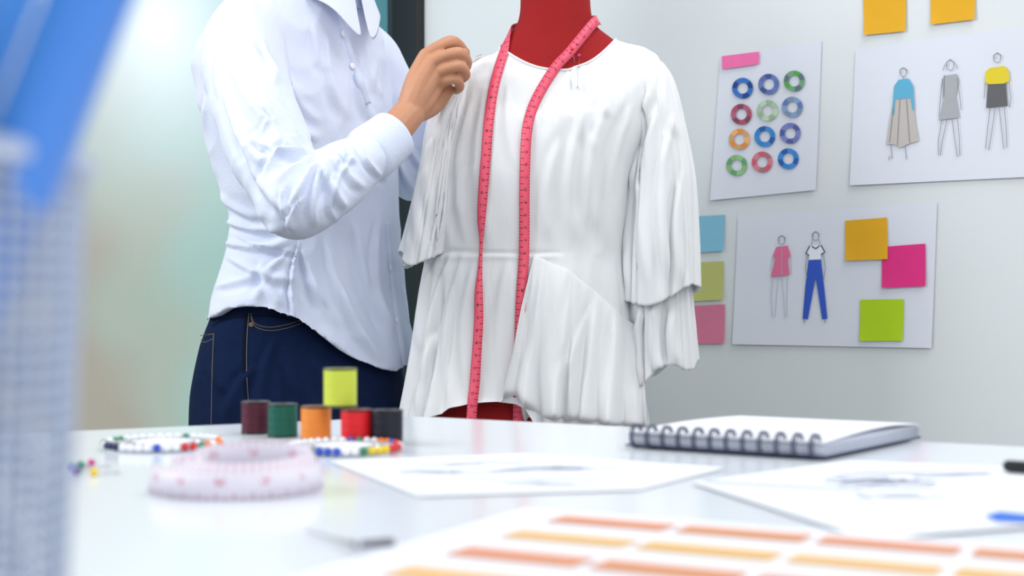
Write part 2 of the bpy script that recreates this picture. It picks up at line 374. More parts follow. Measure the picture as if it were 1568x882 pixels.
# sleeves
def sleeve(name,spec,hem,kf,ampmax,seed,N=260,sub=14,strk=(),cr=.0036,gain=1.2):
    ks=[]
    for (L,R_,y,ry,yo,tilt) in spec:
        r=ering(L,R_,y,ry,N,yo=yo); r[:,2]-= (r[:,0]-r[:,0].mean())*tilt; ks.append(r)
    lastr=ks[-1]; th=np.linspace(0,2*math.pi,N,endpoint=False)
    lastr[:,2]=[CZ+(HY-hem(a))*S for a in th]
    R=catmull(ks,sub); cen=R.mean(1,keepdims=True); d=R-cen; d[:,:,2]=0; d/=np.maximum(np.linalg.norm(d,axis=2,keepdims=True),1e-6)
    t=np.linspace(0,1,R.shape[0])[:,None]; th=th[None,:]
    r=t**1.2*ampmax*pleat(th,t,kf,seed)
    R=R+d*r[:,:,None]; v,f=loft(R,True,False); o=mkobj(name,v,f,M_white,parent=blouse)
    crumple(o,cr,8,(1,1,.22),seed*3,lambda y:np.clip((y-100)/120,0.1,1),.6)
    if strk: folds(o,strk,gain=gain,wg=1.2)
    s_=o.modifiers.new('s','SOLIDIFY'); s_.thickness=.0012
    return o
sleeve('sleeve_lower_tier',[(975,1015,104,.03,0,.5),(962,1030,135,.055,-.01,.3),(966,1045,220,.07,-.01,0),(960,1052,320,.078,-.012,0),(958,1052,440,.085,-.015,0),(955,1060,560,.092,-.015,0)],
       lambda a: 568-18*math.cos(a)+8*math.sin(-3*a)+4*math.sin(5*a),5,.009,1.0,strk=[(985,470,975,580,5,6),(1005,460,1008,570,6,6),(1030,470,1036,560,6,6)])
sleeve('sleeve_upper_tier',[(960,1017,92,.035,0,.35),(955,1030,120,.06,-.01,.3),(968,1043,190,.076,-.015,0),(962,1057,270,.087,-.018,0),(957,1060,360,.095,-.02,0),(953,1062,456,.100,-.022,0)],
       lambda a: 455-14*math.cos(a)+8*math.sin(3*a+1),4.5,.0080,2.2,strk=[(1000,130,975,300,7,6),(1012,150,995,440,7,6),(1028,180,1030,440,7,6),(985,220,965,450,5,6),(1015,110,1035,210,6,5),(1045,260,1050,450,6,5)])
sleeve('far_sleeve',[(702,745,108,.03,0,-.6),(678,735,135,.055,0,-.5),(658,720,180,.068,-.01,-.3),(648,706,250,.075,-.01,-.2),(634,700,320,.082,-.01,0),(616,690,398,.090,-.01,0)],
       lambda a: 399+11*math.sin(3*a+.6)+4*math.sin(5*a),5,.0080,.4,strk=[(690,150,655,330,6,5),(705,160,680,390,6,5),(670,200,640,380,5,5),(655,260,625,385,5,5)],cr=.003)
# ---------------------------------------------------------------- tapes
def tape_mat(name,c,ink,dens=1):
    m=bpy.data.materials.new(name); m.use_nodes=True; nt=m.node_tree; b=nt.nodes['Principled BSDF']; b.inputs['Roughness'].default_value=.5
    uv=nt.nodes.new('ShaderNodeUVMap'); sp=nt.nodes.new('ShaderNodeSeparateXYZ'); nt.links.new(uv.outputs[0],sp.inputs[0])
    def M(op,a,b_=None,c_=None):
        n=nt.nodes.new('ShaderNodeMath'); n.operation=op
        for i,x in enumerate((a,b_,c_)):
            if x is None: continue
            if isinstance(x,(int,float)): n.inputs[i].default_value=x
            else: nt.links.new(x,n.inputs[i])
        return n.outputs[0]
    u=sp.outputs[0]; v_=sp.outputs[1]
    f5=M('LESS_THAN',M('FRACT',M('MULTIPLY',u,200.0)),.22); f10=M('LESS_THAN',M('FRACT',M('MULTIPLY',u,100.0)),.12)
    e=M('ABSOLUTE',M('SUBTRACT',v_,.5)); t1=M('MULTIPLY',f5,M('GREATER_THAN',e,.40)); t2=M('MULTIPLY',f10,M('GREATER_THAN',v_,.62 if dens else .8))
    nz=nt.nodes.new('ShaderNodeTexNoise'); nz.inputs['Scale'].default_value=600; tc=nt.nodes.new('ShaderNodeTexCoord'); nt.links.new(tc.outputs['Object'],nz.inputs['Vector'])
    per=50.0 if dens else 40.0
    dg=M('MULTIPLY',M('GREATER_THAN',nz.outputs['Fac'],.5),M('MULTIPLY',M('LESS_THAN',M('ABSOLUTE',M('SUBTRACT',v_,.4)),.15),M('LESS_THAN',M('ABSOLUTE',M('SUBTRACT',M('FRACT',M('MULTIPLY',u,per)),.5)),.12)))
    k=M('MAXIMUM',M('MAXIMUM',t1,t2),dg); mx=nt.nodes.new('ShaderNodeMix'); mx.data_type='RGBA'; nt.links.new(k,mx.inputs[0]); mx.inputs[6].default_value=lin(c); mx.inputs[7].default_value=lin(ink)
    nt.links.new(mx.outputs[2],b.inputs['Base Color']); return m
M_pink=tape_mat('pink_tape',(236,84,110),(84,22,36)); M_wt=tape_mat('white_tape',(226,220,232),(206,140,160),0)
B_all=bvh(bl,fm)
tp=[];tn=[];tw=[]
def add(x,y,w=.0165,off=.006,nn=(0,-1,0)):
    p,_=surf(B_all,x,y,off,2.09); tp.append(p); tn.append(Vector(nn)); tw.append(w)
for x,y,w in ((719,690,.016),(722,640,.016),(724,612,.016),(727,585,.016),(730,540,.015),(733,490,.0145),(733,450,.013),(735,410,.007),(737,370,.006),(737,335,.013),(740,290,.016),(744,240,.016),(748,190,.016),(755,140,.016),(763,108,.016)): add(x,y,w)
add(770,84,.0165,.006,(-.3,-1,.3))
# the free end hangs straight down in front of the hem
dpt=tp[3].y-.004
for i,(x,y) in enumerate(((719,690),(722,640),(724,612))): tp[i]=P(x,y,dpt)
def smooth_strand(i0,i1):
    for _ in range(3):
        ys=[tp[i].y for i in range(i0,i1)]
        for i in range(i0+1,i1-1): tp[i].y=min(tp[i].y,(ys[i-1-i0]+ys[i+1-i0])/2+.002)
smooth_strand(0,len(tp))
nc=Vector((P(850,40,DF).x,DF,0))
for ang,zz,rr in ((195,56,.083),(170,42,.077),(140,32,.074),(90,25,.071),(50,24,.071),(20,26,.073),(350,34,.075),(325,44,.078)):
    a_=math.radians(ang); tp.append(Vector((nc.x+rr*math.cos(a_)*.98,nc.y+rr*math.sin(a_),CZ+(HY-zz)*S))); tn.append(Vector((math.cos(a_),math.sin(a_),.5)).normalized()); tw.append(.0165)
i0=len(tp)
for x,y in ((872,80),(852,102),(832,132),(816,164),(807,200),(804,250),(803,300),(803,350),(802,400),(799,440),(797,480),(795,540),(794,600),(793,645),(792,690)): add(x,y,.0165,.006 if y<600 else .004)
smooth_strand(i0,len(tp)-3)
V,Fc,U=ribbon(tp,tn,tw,6)
o=mkobj('pink_measuring_tape',V,Fc,M_pink,uv=U); s_=o.modifiers.new('s','SOLIDIFY'); s_.thickness=.0007; s_.offset=0
def flatc(n,c): return mat(n,c,.25,40,.02)
pinM={k:flatc('pin_'+k,c) for k,c in dict(red=(205,30,40),blue=(35,80,190),green=(20,130,90),yellow=(235,205,50),magenta=(200,40,130),orange=(235,120,40),white=(240,240,245),purple=(90,40,130),navy=(25,30,80)).items()}
def pin(name,a,b,c,r=.0028):
    m=MB(); v,f=tube([a,b],[.0004,.0004],6,2,False); m.mesh(v,f,M_steel); v,f=ellipsoid(a,(r,r,r),n=10); m.mesh(v,f,pinM[c]); return m.build(name,True)
B_bf=bvh(bl,fm)
for (x1,y1,x2,y2,c) in ((887,85,884,135,'magenta'),(876,75,880,96,'red')):
    p,_=surf(B_bf,x1,y1,.006); q,_=surf(B_bf,x2,y2,.002); pin('dressmaking_pin',p,q,c)
pin('dressmaking_pin',P(716,93,2.12),P(738,83,2.14),'red',.0015)
# ---------------------------------------------------------------- person
person=empty('dressmaker')
AN=math.radians(40); Sx=np.array([math.sin(AN),math.cos(AN)]); Fx=np.array([math.cos(AN),-math.sin(AN)]); DP=2.27
def bring(L,R_,y,kk=.62,N=96,D=DP,exp=2.25):
    s=D/F; hx=(R_-L)/2*s; w=hx/math.sqrt(Sx[0]**2+(kk*Fx[0])**2); t=w*kk; cx=((L+R_)/2-CX)*s
    th=np.linspace(0,2*math.pi,N,endpoint=False); c=np.sign(np.cos(th))*np.abs(np.cos(th))**(2/exp); q=np.sign(np.sin(th))*np.abs(np.sin(th))**(2/exp)
    X=cx+w*c*Sx[0]+t*q*Fx[0]; Y=D+w*c*Sx[1]+t*q*Fx[1]; return np.stack([X,Y,np.full(N,CZ+(HY-y)*s)],1)
hemS=[(300,500),(318,489),(345,474),(372,470),(400,473),(450,489),(500,521),(545,553),(580,566),(610,570),(640,560)]
tk=[bring(468,532,-95,.9),bring(445,545,-74,.75),bring(400,560,-32,.66),bring(362,570,12,.62),bring(335,578,52,.6),bring(318,583,100,.6),bring(322,592,160),bring(336,600,230),bring(356,603,300),bring(370,606,345),bring(366,608,380),bring(352,614,430)]
h=bring(337,630,500)
for i in range(len(h)):
    x=CX+F*h[i,0]/h[i,1]; fr=np.clip((DP+.04-h[i,1])/.16+.5,0,1); fr=fr*fr*(3-2*fr); y=interp(x,hemS)*fr+552*(1-fr); h[i,2]=CZ+(HY-y)/F*h[i,1]
mid=bring(343,622,470); mid[:,2]=.5*tk[-1][:,2]+.5*h[:,2]
tk+=[mid,h]
RR=catmull(tk,6); c_=RR[-1].mean(0)
inn=[]
for s in (.93,.8,.6):
    q=RR[-1].copy(); q[:,:2]=c_[:2]+(q[:,:2]-c_[:2])*s; q[:,2]+=.002+(.93-s)*.06; inn.append(q)
RR=np.concatenate([RR,np.array(inn)])
parts=[loft(RR)]
parts.append(tube([P(385,55,2.16),P(372,90,2.10),P(398,185,2.0),P(425,260,1.94),P(450,311,1.90),P(490,290,1.92),P(530,262,1.96),P(566,236,2.0)],[.066,.070,.066,.060,.053,.052,.047,.039],28,8))
parts.append(tube([P(545,75,2.40),P(575,110,2.43),P(610,200,2.45),P(634,268,2.44),P(665,215,2.42),P(700,160,2.38)],[.062,.064,.056,.05,.045,.038],24,8))
shirt=remesh('shirt',parts,M_shirt,.0036,6,person)
crumple(shirt,.0055,8,(1,1,.8),3)
ST=[(345,30,335,150,5,3),(352,100,430,205,8,5),(345,150,410,260,8,5),(375,60,470,150,10,4),(400,150,488,215,8,5),(430,110,490,190,8,4),(360,190,440,330,7,5),(385,215,470,235,6,4),
 (488,240,425,275,6,6),(490,245,445,320,6,7),(492,250,480,345,6,6),(495,250,530,320,7,6),(470,230,400,245,6,5),(430,290,450,355,5,4),(510,235,560,290,6,4),(540,240,500,320,6,4),(545,220,590,275,4,5),
 (400,60,440,130,6,4),(360,60,385,140,6,4),(420,180,380,230,5,4),(440,215,400,290,5,5),(465,300,440,350,4,5),(505,300,515,340,5,4),(520,225,545,250,4,4),
 (325,290,400,335,7,5),(338,335,430,352,6,6),(342,372,440,372,6,6),(350,395,450,430,7,5),(330,440,420,400,7,4),(458,372,450,485,3,6),(470,390,520,500,9,4),(500,370,575,540,10,5),(545,350,600,500,9,5),(580,340,600,520,7,4),(400,400,430,470,8,3),
 (462,380,500,470,6,4),(440,385,390,460,6,4),(360,360,450,385,4,4),(520,440,585,555,6,4),
 (500,60,530,180,8,4),(480,40,500,110,7,3),(545,110,575,190,7,4),(560,70,585,150,6,4),(315,150,330,270,6,4),(605,220,640,300,6,5),(620,200,650,260,5,4)]
folds(shirt,ST,gain=1.35,wg=.95)
B_sh=bvh(shirt)
nC=P(500,-24,2.25)
def collar():
    V=[];Fc=[];rows=7; n=60
    for i in range(n+1):
        th=math.radians(5+(350)*i/n); e=min(th-math.radians(5),math.radians(355)-th); ex=math.exp(-(e/.40)**2)
        d=Vector((Fx[0]*math.cos(th)+Sx[0]*math.sin(th),Fx[1]*math.cos(th)+Sx[1]*math.sin(th),0))
        tilt=-.036*math.cos(th)
        prof=[(.060,-.014),(.060,.012),(.063,.026),(.069,.028),(.078,.012),(.087,-.012-.02*ex),(.093+.009*ex,-.026-.048*ex)]
        for r,z in prof: V.append(nC+d*r+Vector((0,0,z+tilt)))
        if i:
            for j in range(rows-1): k=(i-1)*rows+j; Fc.append((k,k+1,k+rows+1,k+rows))
    o=mkobj('collar',V,Fc,M_shirt,parent=person); s=o.modifiers.new('s','SOLIDIFY'); s.thickness=.0018; b=o.modifiers.new('b','SUBSURF'); b.levels=1; b.render_levels=1
collar()
surfline('placket',B_sh,[(516,16),(530,66),(545,110),(562,160)],14,M_shirt,person,.002,8,2.2,.0015)
surfline('placket_lower',B_sh,[(592,340),(597,400),(603,460),(612,520),(618,560)],12,M_shirt,person,.002,8,2.2,.0015)
for x,y in ((526,52),(540,101),(598,410),(608,490)):
    p,n=surf(B_sh,x,y,.004); q=n.to_track_quat('Z','Y').to_matrix(); v,f=ellipsoid(p,(.0055,.0055,.0016),q,14); mkobj('button',v,f,pinM['white'],parent=person)
v,f=tube([P(556,243,1.99),P(566,236,2.0),P(585,221,2.015),P(602,207,2.03)],[.038,.0425,.0405,.0385],40,5,False,caps=False)
o=mkobj('cuff',v,f,M_shirt,parent=person); s=o.modifiers.new('s','SOLIDIFY'); s.thickness=.003; s.offset=0
def hand(name,chains,palm,extra,vox=.0020):
    ps=[]
    for pts,r in chains+palm+extra: ps.append(tube(pts,r,14,6))
    return remesh(name,ps,M_skin,vox,3,person,.4)
PW=P
wr=PW(626,174,2.05)
palm=[([PW(590,215,2.02),PW(606,197,2.035),wr],[.026,.0265,.025]),
 ([wr,PW(636,125,2.055),PW(652,86,2.06)],[.022,.017,.0125]),([wr,PW(642,130,2.05),PW(660,96,2.055)],[.022,.017,.0125]),
 ([wr,PW(648,140,2.052),PW(667,112,2.058)],[.022,.016,.012]),([wr,PW(650,155,2.062),PW(668,132,2.07)],[.022,.017,.012])]
fing=[([PW(652,85,2.06),PW(672,71,2.06),PW(691,64,2.075),PW(705,71,2.10),PW(714,84,2.12)],[.0115,.0095,.0102,.0083,.0068]),
 ([PW(660,96,2.055),PW(682,85,2.05),PW(704,82,2.058),PW(715,94,2.085),PW(715,103,2.11)],[.0115,.0094,.0102,.0084,.007]),
 ([PW(667,112,2.058),PW(686,104,2.052),PW(705,102,2.06),PW(713,114,2.083),PW(709,121,2.11)],[.011,.0090,.0098,.0082,.0068]),
 ([PW(668,131,2.07),PW(683,123,2.06),PW(699,122,2.068),PW(704,133,2.088),PW(699,139,2.11)],[.0105,.0082,.0088,.0076,.0062])]
thumb=[([PW(635,150,2.08),PW(655,110,2.10),PW(678,82,2.115),PW(697,72,2.125),PW(712,80,2.135)],[.018,.0145,.0125,.0105,.0085]),
 ([wr,PW(658,160,2.09),PW(680,138,2.105)],[.020,.020,.016]),([PW(650,130,2.09),PW(675,115,2.10),PW(695,110,2.115)],[.018,.015,.011])]
hand('hand_right',fing,palm,thumb)
for a_,n_ in ((P(712,77,2.096),(.5,-.6,.6)),(P(718,97,2.084),(.8,-.5,.1)),(P(714,116,2.08),(.8,-.5,-.1))):
    q=Vector(n_).to_track_quat('Z','Y').to_matrix(); v,f=ellipsoid(a_,(.004,.005,.0012),q,12); mkobj('nail',v,f,M_nail,parent=person)
w2=P(712,140,2.37)
ex=[([P(700,160,2.38),w2],[.026,.024])]; ch=[]
for i in range(4):
    b0=P(738-4*i,104+10*i,2.345); ch.append(([w2,P(726-2*i,122+7*i,2.36),b0],[.018,.014,.012])); ch.append(([b0,P(752-3*i,94+11*i,2.33),P(758-3*i,98+12*i,2.305)],[.0105,.0098,.0078]))
ch.append(([w2,P(722,114,2.35),P(736,98,2.325),P(745,98,2.30)],[.018,.013,.011,.0085]))
hand('hand_left',ch,ex,[])
# jeans
jk=[bring(372,585,440,.56),bring(350,590,475,.56),bring(338,596,505,.56),bring(322,608,560,.60),bring(314,620,610,.64),bring(312,622,670,.68),bring(318,612,730,.66),bring(335,590,765,.6)]
jp=[loft(catmull(jk,6))]
FV=Vector((Fx[0],Fx[1],0)); SV=Vector((Sx[0],Sx[1],0)); hipc=Vector((P(465,700,DP).x,DP,0))
for sgn in (-1,1):
    hp=hipc+SV*.09*sgn
    jp.append(tube([hp+Vector((0,0,.60)),hp+Vector((0,0,.5))+SV*.01*sgn,hp+SV*.015*sgn+FV*.015+Vector((0,0,.38)),hp+SV*.02*sgn-FV*.005+Vector((0,0,.22)),hp+SV*.02*sgn-FV*.02+Vector((0,0,.07))],[.092,.082,.066,.062,.056],24,8,False))
    fo_=hp+SV*.025*sgn
    remesh('shoe_'+('right' if sgn<0 else 'left'),[tube([fo_-FV*.06+Vector((0,0,.045)),fo_+FV*.03+Vector((0,0,.046)),fo_+FV*.11+Vector((0,0,.036)),fo_+FV*.16+Vector((0,0,.03))],[.044,.046,.038,.026],20,6)],M_black,.005,3,person)
jeans=remesh('jeans',jp,M_denim,.006,6,person)
crumple(jeans,.005,7,(1,1,.7),9)
folds(jeans,[(390,560,345,640,8,4),(420,520,400,640,8,3),(440,560,500,640,10,4),(520,580,560,650,9,4),(315,560,350,600,7,3)],gain=1.5)
B_j=bvh(jeans)
for i,l in enumerate(([(381,480),(378,520),(378,580),(384,655)],[(384,480),(390,495),(410,501),(435,498),(462,490)],[(384,484),(391,500),(411,506),(437,503),(464,494)],[(306,514),(328,511)],[(327,511),(325,560),(323,655)],[(307,520),(313,524),(327,518)])):
    surfline('stitching_%d'%(i+1),B_j,l,1.1,M_tan,person,.0012,5)
surfline('side_seam',B_j,[(377,480),(374,520),(374,580),(380,655)],4,M_denimd,person,.001,5)
surfline('waist_seam',B_j,[(325,500),(345,490),(380,484),(430,486),(480,504)],3,M_denimd,person,.001,5)
p,n=surf(B_j,385,497,.002); v,f=ellipsoid(p,(.0045,.0045,.0018),n.to_track_quat('Z','Y').to_matrix(),12); mkobj('rivet',v,f,M_tan,parent=person)
# neck + head (above the top of the picture)
hc=nC+Vector((.06,-.02,.215)); Rm=Matrix.Rotation(-.42,3,'Z')@Matrix.Rotation(.42,3,'Y')
def HL(x,y,z): return hc+Rm@Vector((x,y,z))
hp_=[ellipsoid(hc,(.095,.076,.095),Rm,24),ellipsoid(HL(.035,0,-.05),(.062,.058,.07),Rm,20),ellipsoid(HL(.072,0,-.088),(.026,.028,.022),Rm,14),
 tube([HL(.088,0,.012),HL(.104,0,-.012),HL(.116,0,-.032)],[.008,.010,.013],12,5),ellipsoid(HL(.108,.011,-.034),(.009,.008,.007),Rm,10),ellipsoid(HL(.108,-.011,-.034),(.009,.008,.007),Rm,10),
 ellipsoid(HL(.078,.033,.018),(.018,.026,.007),Rm,12),ellipsoid(HL(.078,-.033,.018),(.018,.026,.007),Rm,12),
 ellipsoid(HL(-.005,.078,-.015),(.018,.006,.03),Rm,12),ellipsoid(HL(-.005,-.078,-.015),(.018,.006,.03),Rm,12),
 tube([HL(-.015,0,-.06),nC+Vector((.008,-.004,.06)),nC+Vector((-.004,.004,0))],[.056,.052,.050],24,6)]
remesh('head',hp_,M_skin,.003,4,person)
for s in (-1,1):
    v,f=ellipsoid(HL(.083,.032*s,0),(.0115,.0125,.0095),Rm,14); mkobj('eye',v,f,M_eye,parent=person)
    v,f=ellipsoid(HL(.0925,.032*s,-.001),(.003,.0055,.0055),Rm,12); mkobj('iris',v,f,M_iris,parent=person)
    v,f=tube([HL(.09,.015*s,.022),HL(.09,.033*s,.027),HL(.078,.052*s,.02)],[.003,.0035,.002],8,5); mkobj('eyebrow',v,f,M_hair,parent=person)
v,f=tube([HL(.088,-.024,-.062),HL(.1,0,-.06),HL(.088,.024,-.062)],[.003,.006,.003],10,6); mkobj('lips',v,f,M_lip,parent=person)
remesh('hair',[ellipsoid(HL(-.018,0,.022),(.097,.084,.09),Rm,28),ellipsoid(HL(-.04,0,-.03),(.07,.078,.07),Rm,24),ellipsoid(HL(.04,.01,.075),(.05,.06,.028),Rm,20)],M_hair,.004,3,person)
# ---------------------------------------------------------------- wall papers
def sheet(corners,m,off=.003,lift=.0):
    b=MB(); c=[W(x,y,off) for x,y in corners]; N=8; V=[];Fc=[]
    for j in range(N+1):
        for i in range(N+1):
            u,w=i/N,j/N; p=(c[0]*(1-u)+c[1]*u)*(1-w)+(c[3]*(1-u)+c[2]*u)*w
            V.append(p-WN*lift*((w**3)*(.4+.6*abs(2*u-1)**2)))
    for j in range(N):
        for i in range(N): k=j*(N+1)+i; Fc.append((k,k+N+1,k+N+2,k+1))
    b.mesh(V,Fc,m); return b
Wf=lambda off:(lambda x,y:W(x,y,off))
yel=flat('note_amber',(222,165,18)); hot=flat('note_hot_pink',(222,40,126)); lime=flat('note_lime',(174,208,14)); sky=flat('note_sky',(130,188,214)); oliv=flat('note_olive',(188,190,112)); rose=flat('note_rose',(214,120,150)); tabp=flat('tape_pink',(238,110,170))
for c,m in (([(1321,-14),(1388,-18),(1387,48),(1324,54)],yel),([(1424,-28),(1494,-34),(1493,30),(1426,38)],yel),
            ([(1048,332),(1110,329),(1109,384),(1048,388)],sky),([(1048,403),(1108,400),(1108,459),(1048,462)],oliv),([(1048,469),(1110,466),(1110,526),(1048,527)],rose)):
    sheet(c,m,.003,.004).build('sticky_note')
for c,m in (([(1294,338),(1358,333),(1360,397),(1295,399)],yel),([(1350,378),(1417,373),(1418,438),(1351,441)],hot),([(1317,459),(1384,458),(1383,522),(1317,522)],lime)):
    sheet(c,m,.0065,.003).build('sticky_note')
b=sheet([(1103,87),(1258,62),(1250,291),(1088,307)],M_paper2,.003,.003)
b.poly([W(*q,.0075) for q in ((1105,86),(1162,79),(1162,98),(1106,106))],tabp)
cols=[[(40,110,190),(25,60,130)],[(90,110,170),(60,80,140)],[(80,160,70),(90,110,120)],[(170,80,100),(130,60,90)],[(150,180,140),(170,190,170)],[(90,120,170),(120,140,170)],
      [(225,140,60),(205,160,110)],[(40,130,200),(30,90,160)],[(110,120,180),(80,90,150)],[(100,160,110),(140,180,120)],[(205,90,110),(170,110,120)],[(50,130,205),(25,90,170)]]
cen_=[(1137,135),(1177,129),(1216,124),(1135,175),(1175,169),(1213,164),(1132,213),(1171,209),(1210,204),(1128,253),(1167,248),(1207,243)]
for k,((x,y),cc) in enumerate(zip(cen_,cols)):
    ms=[flat('swatch_%d_%d'%(k,i),tuple(int(cc[0][j]*(1-i/2)+cc[1][j]*i/2)+(25 if i==1 else 0) for j in range(3))) for i in range(3)]
    for s in range(8):
        ring=[]
        for rr in (16,8.5):
            arc=[math.radians(s*45+k*20+q) for q in np.linspace(0,45,5)]
            if rr<10: arc=arc[::-1]
            ring+=[W(x+rr*math.cos(q),y+rr*math.sin(q),.0068) for q in arc]
        b.poly(ring,ms[(s*2+k)%3])
b.build('colour_wheel_chart')
b=sheet([(1310,76),(1640,30),(1640,268),(1302,284)],M_paper2,.003,.003)
fn=Wf(.0066); fn2=Wf(.0072)
cb=flat('blue_top',(90,170,205)); cs=flat('beige_skirt',(190,182,178)); cg=flat('grey_dress',(165,168,172)); cy=flat('yellow_top',(222,200,40)); cd=flat('dark_skirt',(95,95,98)); cp=flat('pink_dress',(222,110,150)); cj=flat('blue_jeans',(45,85,190))
def head(b,x,y,r):
    b.line([(x+r*math.cos(t),y+r*1.3*math.sin(t)) for t in np.linspace(0,2*math.pi,13)],.9,M_ink,fn)
    b.line([(x-r*.8,y+1),(x-r,y-4),(x,y-r*1.5),(x+r,y-4),(x+r*.9,y+1)],1.3,M_ink,fn2)
b.poly([fn(*q) for q in ((1369,148),(1397,148),(1402,190),(1407,216),(1394,219),(1380,226),(1368,221),(1357,221),(1362,185))],cs)
b.poly([fn2(*q) for q in ((1376,122),(1391,120),(1398,132),(1400,168),(1397,168),(1394,150),(1371,152),(1369,176),(1366,176),(1369,132))],cb)
for l in ([(1368,165),(1362,218)],[(1378,152),(1374,222)],[(1388,152),(1393,218)],[(1364,222),(1366,243)],[(1386,225),(1388,244)],[(1362,238),(1361,245)],[(1383,117),(1383,122)]): b.line(l,1.0,M_ink,fn2)
head(b,1383,111,5)
b.poly([fn(*q) for q in ((1445,116),(1465,113),(1467,125),(1463,148),(1469,180),(1437,184),(1446,150),(1442,128))],cg)
for l in ([(1443,120),(1440,150),(1438,178)],[(1466,118),(1470,150),(1472,168)],[(1442,184),(1437,215),(1437,238)],[(1450,184),(1443,215),(1440,238)],[(1458,183),(1462,215),(1466,240)],[(1466,182),(1469,210),(1470,238)],[(1446,115),(1445,150)],[(1447,98),(1444,108)],[(1464,98),(1466,106)]): b.line(l,1.0,M_ink,fn2)
head(b,1455,100,6)
b.poly([fn(*q) for q in ((1513,128),(1540,126),(1543,162),(1510,165))],cd)
b.poly([fn2(*q) for q in ((1515,104),(1538,101),(1545,110),(1545,124),(1537,128),(1515,129),(1508,126),(1509,110))],cy)
for l in ([(1516,165),(1512,200),(1509,228)],[(1524,165),(1519,200),(1514,230)],[(1530,165),(1534,200),(1537,228)],[(1538,164),(1541,200),(1542,226)],[(1545,126),(1548,150),(1546,165)],[(1509,126),(1507,150)]): b.line(l,1.0,M_ink,fn2)
head(b,1527,89,5.5)
b.build('fashion_sketch_sheet')
b=sheet([(1130,329),(1435,310),(1427,533),(1122,527)],M_paper2,.003,.003)
b.poly([fn(*q) for q in ((1189,378),(1206,376),(1211,392),(1206,396),(1209,421),(1180,424),(1187,397),(1183,392))],cp)
for l in ([(1184,424),(1181,455),(1183,486)],[(1192,424),(1189,455),(1187,486)],[(1197,423),(1200,455),(1202,486)],[(1206,422),(1205,455),(1205,486)],[(1211,392),(1212,420)],[(1183,392),(1180,415)],[(1197,376),(1197,420)]): b.line(l,.9,M_soft,fn2)
head(b,1197,368,5)
b.poly([fn(*q) for q in ((1238,398),(1257,397),(1262,440),(1267,488),(1259,489),(1249,424),(1237,489),(1229,488),(1233,440))],cj)
b.poly([fn(*q) for q in ((1240,376),(1257,375),(1263,386),(1257,390),(1257,398),(1239,398),(1239,391),(1234,388))],M_paper)
for l in ([(1240,376),(1234,388),(1239,391)],[(1257,375),(1263,386),(1257,390)],[(1243,377),(1249,381),(1255,376)]): b.line(l,1.6,M_navy,fn2)
for l in ([(1236,392),(1233,410),(1236,425)],[(1261,390),(1264,410),(1261,428)],[(1231,489),(1232,495)],[(1263,489),(1264,495)],[(1244,366),(1243,376)],[(1254,366),(1256,374)]): b.line(l,.9,M_ink,fn2)
head(b,1249,362,5)
b.build('fashion_sketch_sheet')
# ---------------------------------------------------------------- table objects
def spool(cx,cy,c,z=0,R=.0128,H=.0285,name='thread_spool'):
    d=F*HC/(cy-HY)+R if z==0 else z[1]; x=(cx-CX)/F*d; zz=TZ if z==0 else TZ+z[0]
    m=MB(); th=mat('thread',c,.55,0,0,.05,60,.4,0); pl=mat('spool_plastic',tuple(int(q*.45) for q in c),.3,50,.02)
    prof=[(R*.9,0),(R,.0004),(R,.0016),(R*.93,.002)]; nn=44
    zs=[i/70 for i in range(71)]
    prof2=[(R*.97+.00028*math.sin(i*2.2),.002+(H-.004)*t) for i,t in enumerate(zs)]
    top=[(R*.93,H-.002),(R,H-.0016),(R,H-.0004),(R*.9,H),(R*.3,H),(R*.28,H-.006)]
    def rev(p):
        return np.array([[[x+r*math.cos(a),d+r*math.sin(a),zz+q] for a in np.linspace(0,2*math.pi,nn,endpoint=False)] for r,q in p])
    for p,mm,c0,c1 in ((prof,pl,True,False),(prof2,th,False,False),(top,pl,False,True)):
        v,f=loft(rev(p),c0,c1); m.mesh(v,f,mm)
    m.build(name,True); return d
spool(392,666,(84,20,44)); dg_=spool(433,671,(8,96,80)); do=spool(484,676,(246,150,62)); dr_=spool(546,683,(232,30,40)); spool(593,684,(24,26,42))
spool(521,0,(210,222,78),(.0287,(do+dr_)/2),.0138,.032)
def pinwheel(cx,cy,r,cset,seed):
    c=T(cx,cy); m=MB(); rnd=random.Random(seed)
    v,f=loft(np.array([[[c.x+q*math.cos(a),c.y+q*math.sin(a),TZ+z] for a in np.linspace(0,2*math.pi,48,endpoint=False)] for q,z in ((r*.8,.0005),(r*.82,.003),(r*.8,.005),(r*.3,.005))])); m.mesh(v,f,M_paper)
    for i in range(40):
        a=2*math.pi*i/40; q=Vector((c.x+r*math.cos(a),c.y+r*math.sin(a),TZ+.0045))
        col_=cset[int(i/40*len(cset))%len(cset)] if rnd.random()<.8 else rnd.choice(['white','white','blue','green'])
        v,f=ellipsoid(q,(.0031,.0031,.0031),n=9); m.mesh(v,f,pinM[col_])
        v,f=tube([q,Vector((c.x+r*.55*math.cos(a),c.y+r*.55*math.sin(a),TZ+.0055))],[.0005,.0005],5,2,False); m.mesh(v,f,M_steel)
    m.build('pin_wheel',True)
pinwheel(250,686,.044,['orange','white','white','white','white','green','green','navy','white','white','red','orange'],1)
pinwheel(527,692,.042,['red','orange','white','white','white','white','white','white','blue','white','yellow','red'],2)
for x,y,c in ((112,722,'blue'),(124,719,'green'),(140,716,'magenta'),(144,730,'yellow'),(118,728,'purple')):
    p=T(x,y,.003); a_=random.random()*6; pin('dressmaking_pin',p,p+Vector((.02*math.cos(a_),.02*math.sin(a_),-.0024)),c)
